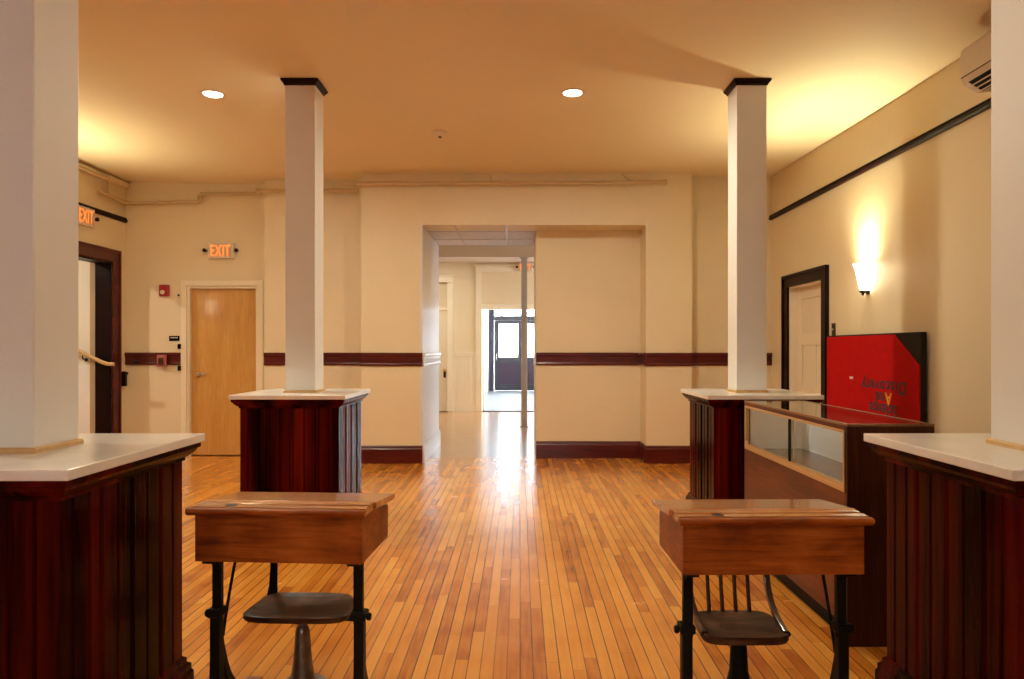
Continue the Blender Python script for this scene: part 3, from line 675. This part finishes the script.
# ---------------------------------------------------------------- red letter board leaning on the right wall
XB = 2.835; BY0, BY1, BH = 4.96, 6.47, 1.412
bd = thing('letter_board', 'large red felt board standing upside down against the right wall', 'board', (XB,BY0,0))
BL = BY1-BY0
b = MB(); b.box(.004,.048,0,BL,0,BH); b.build('backing', M_DKBOARD, bd, bevel=.003)
b = MB(); b.prism([(.003,.06),(BL-.012,.06),(BL-.012,BH-.012),(.335,BH-.012),(.003,1.172)], -.004, .004, 'x'); b.build('felt', M_FELT, bd)
def letters(body, yc, zbase, size, mat, sp=1.0):
    me = text_mesh(body, size, .001, spacing=sp, offset=.0025)
    Mt = Matrix(((0,0,-1,-.0055),(1,0,0,yc),(0,-1,0,zbase),(0,0,0,1)))
    b = MB(); b.add_mesh(me, Mt); o = b.build('lettering', mat, bd); bpy.data.meshes.remove(me); return o
yc = 5.462-BY0
letters('Discovery', yc, 1.042, .138, M_NAVY, 1.16)
letters('A', yc-.085, .950, .135, M_YEL)
letters('nd', yc+.04, .950, .135, M_NAVY, 1.05)
letters('Science', yc, .862, .135, M_NAVY, 1.05)
b = MB(); b.box(-.0055,-.004,5.95-BY0,6.01-BY0,1.035,1.055); b.build('tape', M_PLASTIC, bd)

# ---------------------------------------------------------------- fixtures
# wall sconces: half cone glass against the wall
def make_sconce(label, loc, rz):
    r = thing('wall_sconce', label, 'lamp', loc, rz, group='glowing half cone wall sconces')
    prof = [(.045,-.105),(.058,-.06),(.068,0),(.078,.06),(.092,.10),(.098,.112)]
    b = MB(); rings = []
    for q, z in prof:
        ring = []
        for i in range(15):
            a = -PI/2+PI*i/14; ring.append((q*math.cos(a)*1.1+.012, q*math.sin(a), z))
        rings.append(ring)
    b.loops(rings, closed=False)
    b.loops([[(0.012+(x-.012)*.94, y*.94, z) for x, y, z in rg] for rg in rings], closed=False)
    a0 = rings[0]; b.quad([b.bm.verts.new(p) for p in a0])
    b.build('shade', M_SHADE, r, smooth=True)
    b = MB(); b.box(0,.010,-.03,.03,-.14,.06); b.box(.01,.03,-.018,.018,-.125,-.105); b.build('bracket', M_BRONZE, r, bevel=.003)
    b = MB(); b.lathe([(.004,-.150),(.012,-.143),(.009,-.132),(.026,-.122),(.030,-.112),(.012,-.106)], (.045,0,0), 16); b.build('finial', M_BRONZE, r, smooth=True)
    l = bpy.data.lights.new('bulb', 'POINT'); l.energy = 22; l.color = (1.0,.84,.48); l.shadow_soft_size = .03
    lo = bpy.data.objects.new('bulb', l); COL.objects.link(lo); lo.parent = r; lo.location = (.075,0,.06)
    l = bpy.data.lights.new('uplight', 'SPOT'); l.energy = 185; l.color = (1.0,.86,.50); l.spot_size = math.radians(125); l.spot_blend = 1.0; l.shadow_soft_size = .03
    lo = bpy.data.objects.new('uplight', l); COL.objects.link(lo); lo.parent = r; lo.location = (.085,0,.07); lo.rotation_euler = (0,PI+math.radians(24),0)
    return r
make_sconce('glowing glass sconce on the right wall above the red board', (XR,5.83,1.885), PI)
make_sconce('glowing glass sconce on the left wall behind the near pillar', (XL,6.3,1.9), 0)
# recessed ceiling lamps
def make_can(label, x, y, en=48):
    r = thing('ceiling_light', label, 'lamp', (x,y,HC), 0, group='recessed ceiling lamps')
    b = MB(); b.lathe([(.070,-.001),(.074,-.006),(.095,-.005),(.098,0)], n=32, caps=False); b.build('trim_ring', M_PLASTIC, r, smooth=True)
    b = MB(); b.lathe([(.070,-.0015),(.06,-.004),(.02,-.005)], n=32); b.build('lens', M_LENS, r, smooth=True)
    l = bpy.data.lights.new('lamp', 'AREA'); l.shape = 'DISK'; l.size = .13; l.energy = en; l.color = (1.0,.925,.70)
    lo = bpy.data.objects.new('lamp', l); COL.objects.link(lo); lo.parent = r; lo.location = (0,0,-.012)
    return r
make_can('round lit ceiling lamp left of the pillar with the birch door behind', -2.384, 5.435)
make_can('round lit ceiling lamp in the middle of the ceiling, by the passage', .406, 5.41)
for x, y in ((-2.384,2.4),(.406,2.4),(-2.384,-.6),(.406,-.6)): make_can('round lit ceiling lamp over the near half of the room', x, y, 12)
stair_fill = thing('ceiling_light', 'added unseen ceiling lamp over the stair hall behind the dark doorway', 'lamp', STAIR_FILL)  # unseen lamp added to brighten the stair hall walls
MB().lathe([(.07,-.001),(.06,-.004),(.02,-.005)], n=24).build('lens', M_LENS, stair_fill)
MB().lathe([(.070,-.001),(.074,-.006),(.095,-.005),(.098,0)], n=24, caps=False).build('trim_ring', M_PLASTIC, stair_fill)
l = bpy.data.lights.new('lamp', 'AREA'); l.shape = 'DISK'; l.size = .13; l.energy = 40; l.color = (1.0,.90,.72)
lo = bpy.data.objects.new('lamp', l); COL.objects.link(lo); lo.parent = stair_fill; lo.location = (0,0,-.012)
# smoke detector
o = thing('smoke_detector', 'small round smoke detector on the ceiling above the passage', 'smoke detector', (-.73,6.387,HC))
b = MB(); b.lathe([(.065,0),(.065,-.012),(.055,-.026),(.03,-.034),(.02,-.040),(.02,-.044)], n=28); b.build('housing', M_PLASTIC, o, smooth=True)
b = MB(); b.lathe([(.016,-.044),(.014,-.052),(.004,-.054)], n=16); b.build('sensor', M_DKPLAS, o, smooth=True)
# exit signs
def make_exit(label, loc, rz, w=.31, h=.19):
    r = thing('exit_sign', label, 'exit sign', loc, rz, group='lit exit signs')
    b = MB(); b.box(-w/2,w/2,-.045,0,-h/2,h/2); b.build('housing', M_PLASTIC, r, bevel=.006)
    b = MB(); b.box(-w/2+.022,w/2-.022,-.047,-.045,-h/2+.02,h/2-.02); f = b.build('face', M_EXITB, r)
    me = text_mesh('EXIT', .19, .001, spacing=1.05)
    vs = [v.co for v in me.vertices]; x0 = min(v.x for v in vs); x1 = max(v.x for v in vs); hh = max(v.y for v in vs)
    sx = (w-.075)/(x1-x0); sz = (h-.06)/hh
    b = MB(); b.add_mesh(me, Matrix(((sx,0,0,-(x0+x1)/2*sx),(0,0,-1,-.0485),(0,sz,0,-hh*sz/2),(0,0,0,1)))); b.build('lettering', M_EXITL, f); bpy.data.meshes.remove(me)
    for s in (-1,1):
        b = MB(); b.tube([(s*w/2,-.022,0),(s*(w/2+.03),-.022,0)], .007, 10); b.lathe([(.008,.0),(.019,-.010),(.024,-.04),(.021,-.045)], (s*(w/2+.035),-.015,.002), 16, 'y'); b.build('lamp_head', M_BRONZE, r, smooth=True)
    return r
e1 = make_exit('lit exit sign with two lamp heads over the birch door', (P(222,251,8.4).x,8.4,P(222,251,8.4).z), 0)
e2 = make_exit('lit exit sign on the left wall under the black picture rail, beside the pillar', (XL,7.56,P(85,217,7.6).z), PI/2, .32, .20)
e3 = make_exit('small lit exit sign in the foyer, partly behind the grey post', (P(525.5,267.5,YW).x,YW-.046,P(525,267.5,YW).z), 0, .29, .18)
# fire alarm strobe
c = P(165.3,290.7,8.4)
o = thing('fire_alarm', 'dark red fire alarm horn on the tan wall above the black sign', 'fire alarm', c)
b = MB(); b.box(-.058,.058,-.045,0,-.07,.07); b.build('housing', M_RED, o, bevel=.012)
b = MB(); b.lathe([(.026,-.045),(.024,-.056),(.012,-.062)], (-.012,0,-.022), 16, 'y'); b.build('strobe', M_PLASTIC, o, smooth=True)
# room sign
c = P(174.5,338.4,8.4)
o = thing('room_sign', 'small black room sign with white lettering beside the birch door', 'sign', c)
b = MB(); b.box(-.062,.062,-.008,0,-.031,.031); b.build('plate', M_BLACK, o, bevel=.002)
b = MB(); x = -.043
for wd in (.010,.012,.010,.013,.009,.011): b.box(x,x+wd,-.0095,-.008,.003,.016); x += wd+.004
b.build('lettering', M_PLASTIC, o)
# pull station on the rail
c = P(162.7,360.8,8.365)
o = thing('pull_station', 'red fire alarm pull station mounted over the dark chair rail', 'fire alarm', c)
b = MB(); b.box(-.055,.055,-.04,.0,-.07,.07); b.build('housing', plain('faded red plastic', (.42,.10,.09), .4), o, bevel=.01)
b = MB(); b.box(-.03,.03,-.052,-.04,-.025,.035); b.box(-.034,.034,-.058,-.04,-.045,-.028); b.build('pull_bar', M_DKPLAS, o, bevel=.004)
c = P(136,362.5,8.367)
o = thing('outlet_plate', 'dark outlet plate set in the chair rail left of the pull station', 'outlet', c)
b = MB(); b.box(-.035,.035,-.006,0,-.028,.028); b.build('plate', M_DKPLAS, o, bevel=.002)
b = MB(); b.box(-.018,-.004,-.008,-.006,-.012,.012).box(.004,.018,-.008,-.006,-.012,.012); b.build('socket', M_BLACK, o)
# light switch right wall
ys = 6.47
o = thing('light_switch', 'dark brown switch plate between the right door and the red board', 'light switch', (XR,6.465,CAMH+.178))
b = MB(); b.box(-.008,0,-.036,.036,-.06,.06); b.build('plate', M_DKPLAS, o, bevel=.003)
b = MB(); b.box(-.018,-.008,-.006,.006,-.004,.014); b.build('toggle', M_PLASTIC, o, bevel=.001)
# air conditioner
ac = thing('air_conditioner', 'cream split air conditioner high on the right wall, half behind the pillar', 'air conditioner', (XR,3.45,CAMH+1.575))
b = MB(); L0, L1 = 0, .82
b.prism([(0,.0),(-.11,-.02),(-.195,.03),(-.215,.075),(-.215,.235),(-.19,.262),(0,.265)], L0, L1, 'y'); b.build('casing', M_ACWHITE, ac, bevel=.008)
b = MB(); b.prism([(-.2,.0325),(-.203,.03),(-.118,-.024),(-.115,-.021)], L0+.08, L1-.06, 'y'); b.build('outlet', M_BLACK, ac)
for k in range(3):
    b = MB(); t = .2+.3*k; x = -.2+(.085)*t; z = .028-.054*t
    b.box(x-.006,x+.004,L0+.08,L1-.06,z-.010,z-.006); b.build('louver', M_ACWHITE, ac)
b = MB(); b.box(-.217,-.214,L0+.01,L1-.01,.068,.074); b.build('seam', M_DKPLAS, ac)
# speaker / line-set cover above the unit
b = MB(); b.box(-.16,0,3.55,3.95,-.05,0.01); o = b.build('junction_box', M_PIPE, None, bevel=.004, loc=(XR,0,3.195)); tag(o, 'small tan junction box under the ceiling above the air conditioner', 'box')

# painted pipes along the back wall
def pipe(label, pts, r, fits=(), cl=()):
    o = thing('ceiling_pipe', label, 'pipe', pts[0], 0, 'painted pipes under the ceiling')
    p0 = Vector(pts[0]); pts = [Vector(p)-p0 for p in pts]
    path = []
    for i, p in enumerate(pts):
        if 0 < i < len(pts)-1:
            a = (pts[i-1]-p); c = (pts[i+1]-p); k = min(.035, a.length/2.2, c.length/2.2)
            path += bez(p+a.normalized()*k, p+a.normalized()*k*.4, p+c.normalized()*k*.4, p+c.normalized()*k, 4)
        else: path.append(p)
    MB().tube(path, r, 10).build('pipe', M_PIPE, o, smooth=True)
    for i in fits:
        p = pts[i]
        b = MB(); 
        for q in (pts[max(i-1,0)], pts[min(i+1,len(pts)-1)]):
            d = q-p
            if d.length > .01: d.normalize(); b.tube([p+d*.01,p+d*.06], r*1.35, 10)
        b.build('fitting', M_PIPE, o, smooth=True)
    for q, up in cl:
        q = Vector(q)-p0
        b = MB(); b.tube([q-Vector((.012,0,0)),q+Vector((.012,0,0))], r*1.3, 10); b.tube([q,q+Vector(up)], .006, 6); b.build('hanger', M_PIPE, o)
    return o
Yp = 7.83
pa = [P(356,183.5,Yp), P(480,183,Yp), P(600,183,Yp), P(667,182,Yp)]
pipe('long tan pipe under the ceiling across the wall over the passage', pa, .021, (0,3), [(P(394,183.5,Yp),(0,.07,0.0)),(P(491,183,Yp),(0.0,0,.09)),(P(632,182.5,Yp),(-.12,0,.10)),(P(651,182,Yp),(0,.05,0))])
pipe('short tan pipe under the ceiling behind the pillar with the birch door', [P(256,190.8,8.12),P(300,190.5,8.12),P(358,190.5,8.12)], .020, (0,), [(P(277,190.7,8.12),(0,.08,0)),(P(333,190.5,8.12),(0,.08,0))])
A = [P(261,193.3,8.34),P(200,194.2,8.34),P(200,201.6,8.34),P(131,203.3,8.34)]
A.append(Vector((XL+.06,8.34,A[-1].z))); A.append(Vector((XL+.06,7.75,A[-1].z+.01)))
pipe('stepped tan pipe under the ceiling above the birch door', A, .020, (1,2,4))
z0 = P(131,203.3,8.34).z
pipe('tan pipe running along the top of the left wall', [Vector((XL+.065,7.95,z0+.03)),Vector((XL+.065,7.95,z0+.19)),Vector((XL+.065,2.0,z0+.20))], .018, (1,))

# ---------------------------------------------------------------- light and camera
wd = bpy.data.worlds.new('sky'); sc.world = wd; wd.use_nodes = True; nt = wd.node_tree
bg = nt.nodes['Background']; bg.inputs[0].default_value = (.86,.93,1.0,1); bg.inputs[1].default_value = 42.0
def portal(loc, rot, sx, sy):
    l = bpy.data.lights.new('sky portal', 'AREA'); l.shape = 'RECTANGLE'; l.size = sx; l.size_y = sy; l.cycles.is_portal = True
    o = bpy.data.objects.new('sky_portal', l); COL.objects.link(o); o.location = loc; o.rotation_euler = rot
for a, c in wx: portal(((a+c)/2,YF-.2,1.85), (PI/2,0,PI), c-a, .5)           # faces into the room (+y)
portal((5.15,(FW[0]+FW[1])/2,(FW[2]+FW[3])/2), (PI/2,0,PI/2), FW[1]-FW[0], FW[3]-FW[2])  # faces -x
portal((VR+.15,17.3,1.5), (PI/2,0,PI/2), 4.6, 2.2)
portal((.09,YD+.13,1.85), (PI/2,0,0), 1.8, 1.7)                                   # faces -y
# unseen lamps added in the foyer ceiling to warm its walls
for k, (x, y) in enumerate(((-2.0,12.9),(2.0,12.9))):
    r = thing('ceiling_light', ('added unseen lamp in the foyer ceiling over the foyer door', 'added unseen lamp in the foyer ceiling past the grey post')[k], 'lamp', (x,y,3.0705), 0, group='added foyer fill lamps')
    MB().lathe([(.07,-.001),(.06,-.004),(.02,-.005)], n=24).build('lens', M_LENS, r)
    MB().lathe([(.070,-.001),(.074,-.006),(.095,-.005),(.098,0)], n=24, caps=False).build('trim_ring', M_PLASTIC, r)
    l = bpy.data.lights.new('lamp', 'AREA'); l.shape = 'DISK'; l.size = .13; l.energy = 34; l.color = (1.0,.92,.76)
    lo = bpy.data.objects.new('lamp', l); COL.objects.link(lo); lo.parent = r; lo.location = (0,0,-.012)
cam = bpy.data.cameras.new('camera'); co = bpy.data.objects.new('camera', cam); COL.objects.link(co)
co.location = (0,0,CAMH); co.rotation_euler = (PI/2,0,0)
cam.sensor_width = 36; cam.lens = F/1024*36; cam.shift_x = -8/1024; cam.shift_y = 9.5/1024; cam.clip_start = .05
sc.camera = co
sc.view_settings.view_transform = 'Standard'; sc.view_settings.look = 'None'; sc.view_settings.gamma = 1; sc.view_settings.use_curve_mapping = False
sc.view_settings.exposure = 0.0
sc.cycles.use_denoising = True
try: sc.cycles.denoising_prefilter = 'ACCURATE'; sc.cycles.denoising_input_passes = 'RGB_ALBEDO_NORMAL'
except Exception: pass
sc.cycles.max_bounces = 10; sc.cycles.diffuse_bounces = 5; sc.cycles.glossy_bounces = 4; sc.cycles.transparent_max_bounces = 12
sc.cycles.sample_clamp_indirect = 6.0; sc.cycles.caustics_reflective = False; sc.cycles.caustics_refractive = False
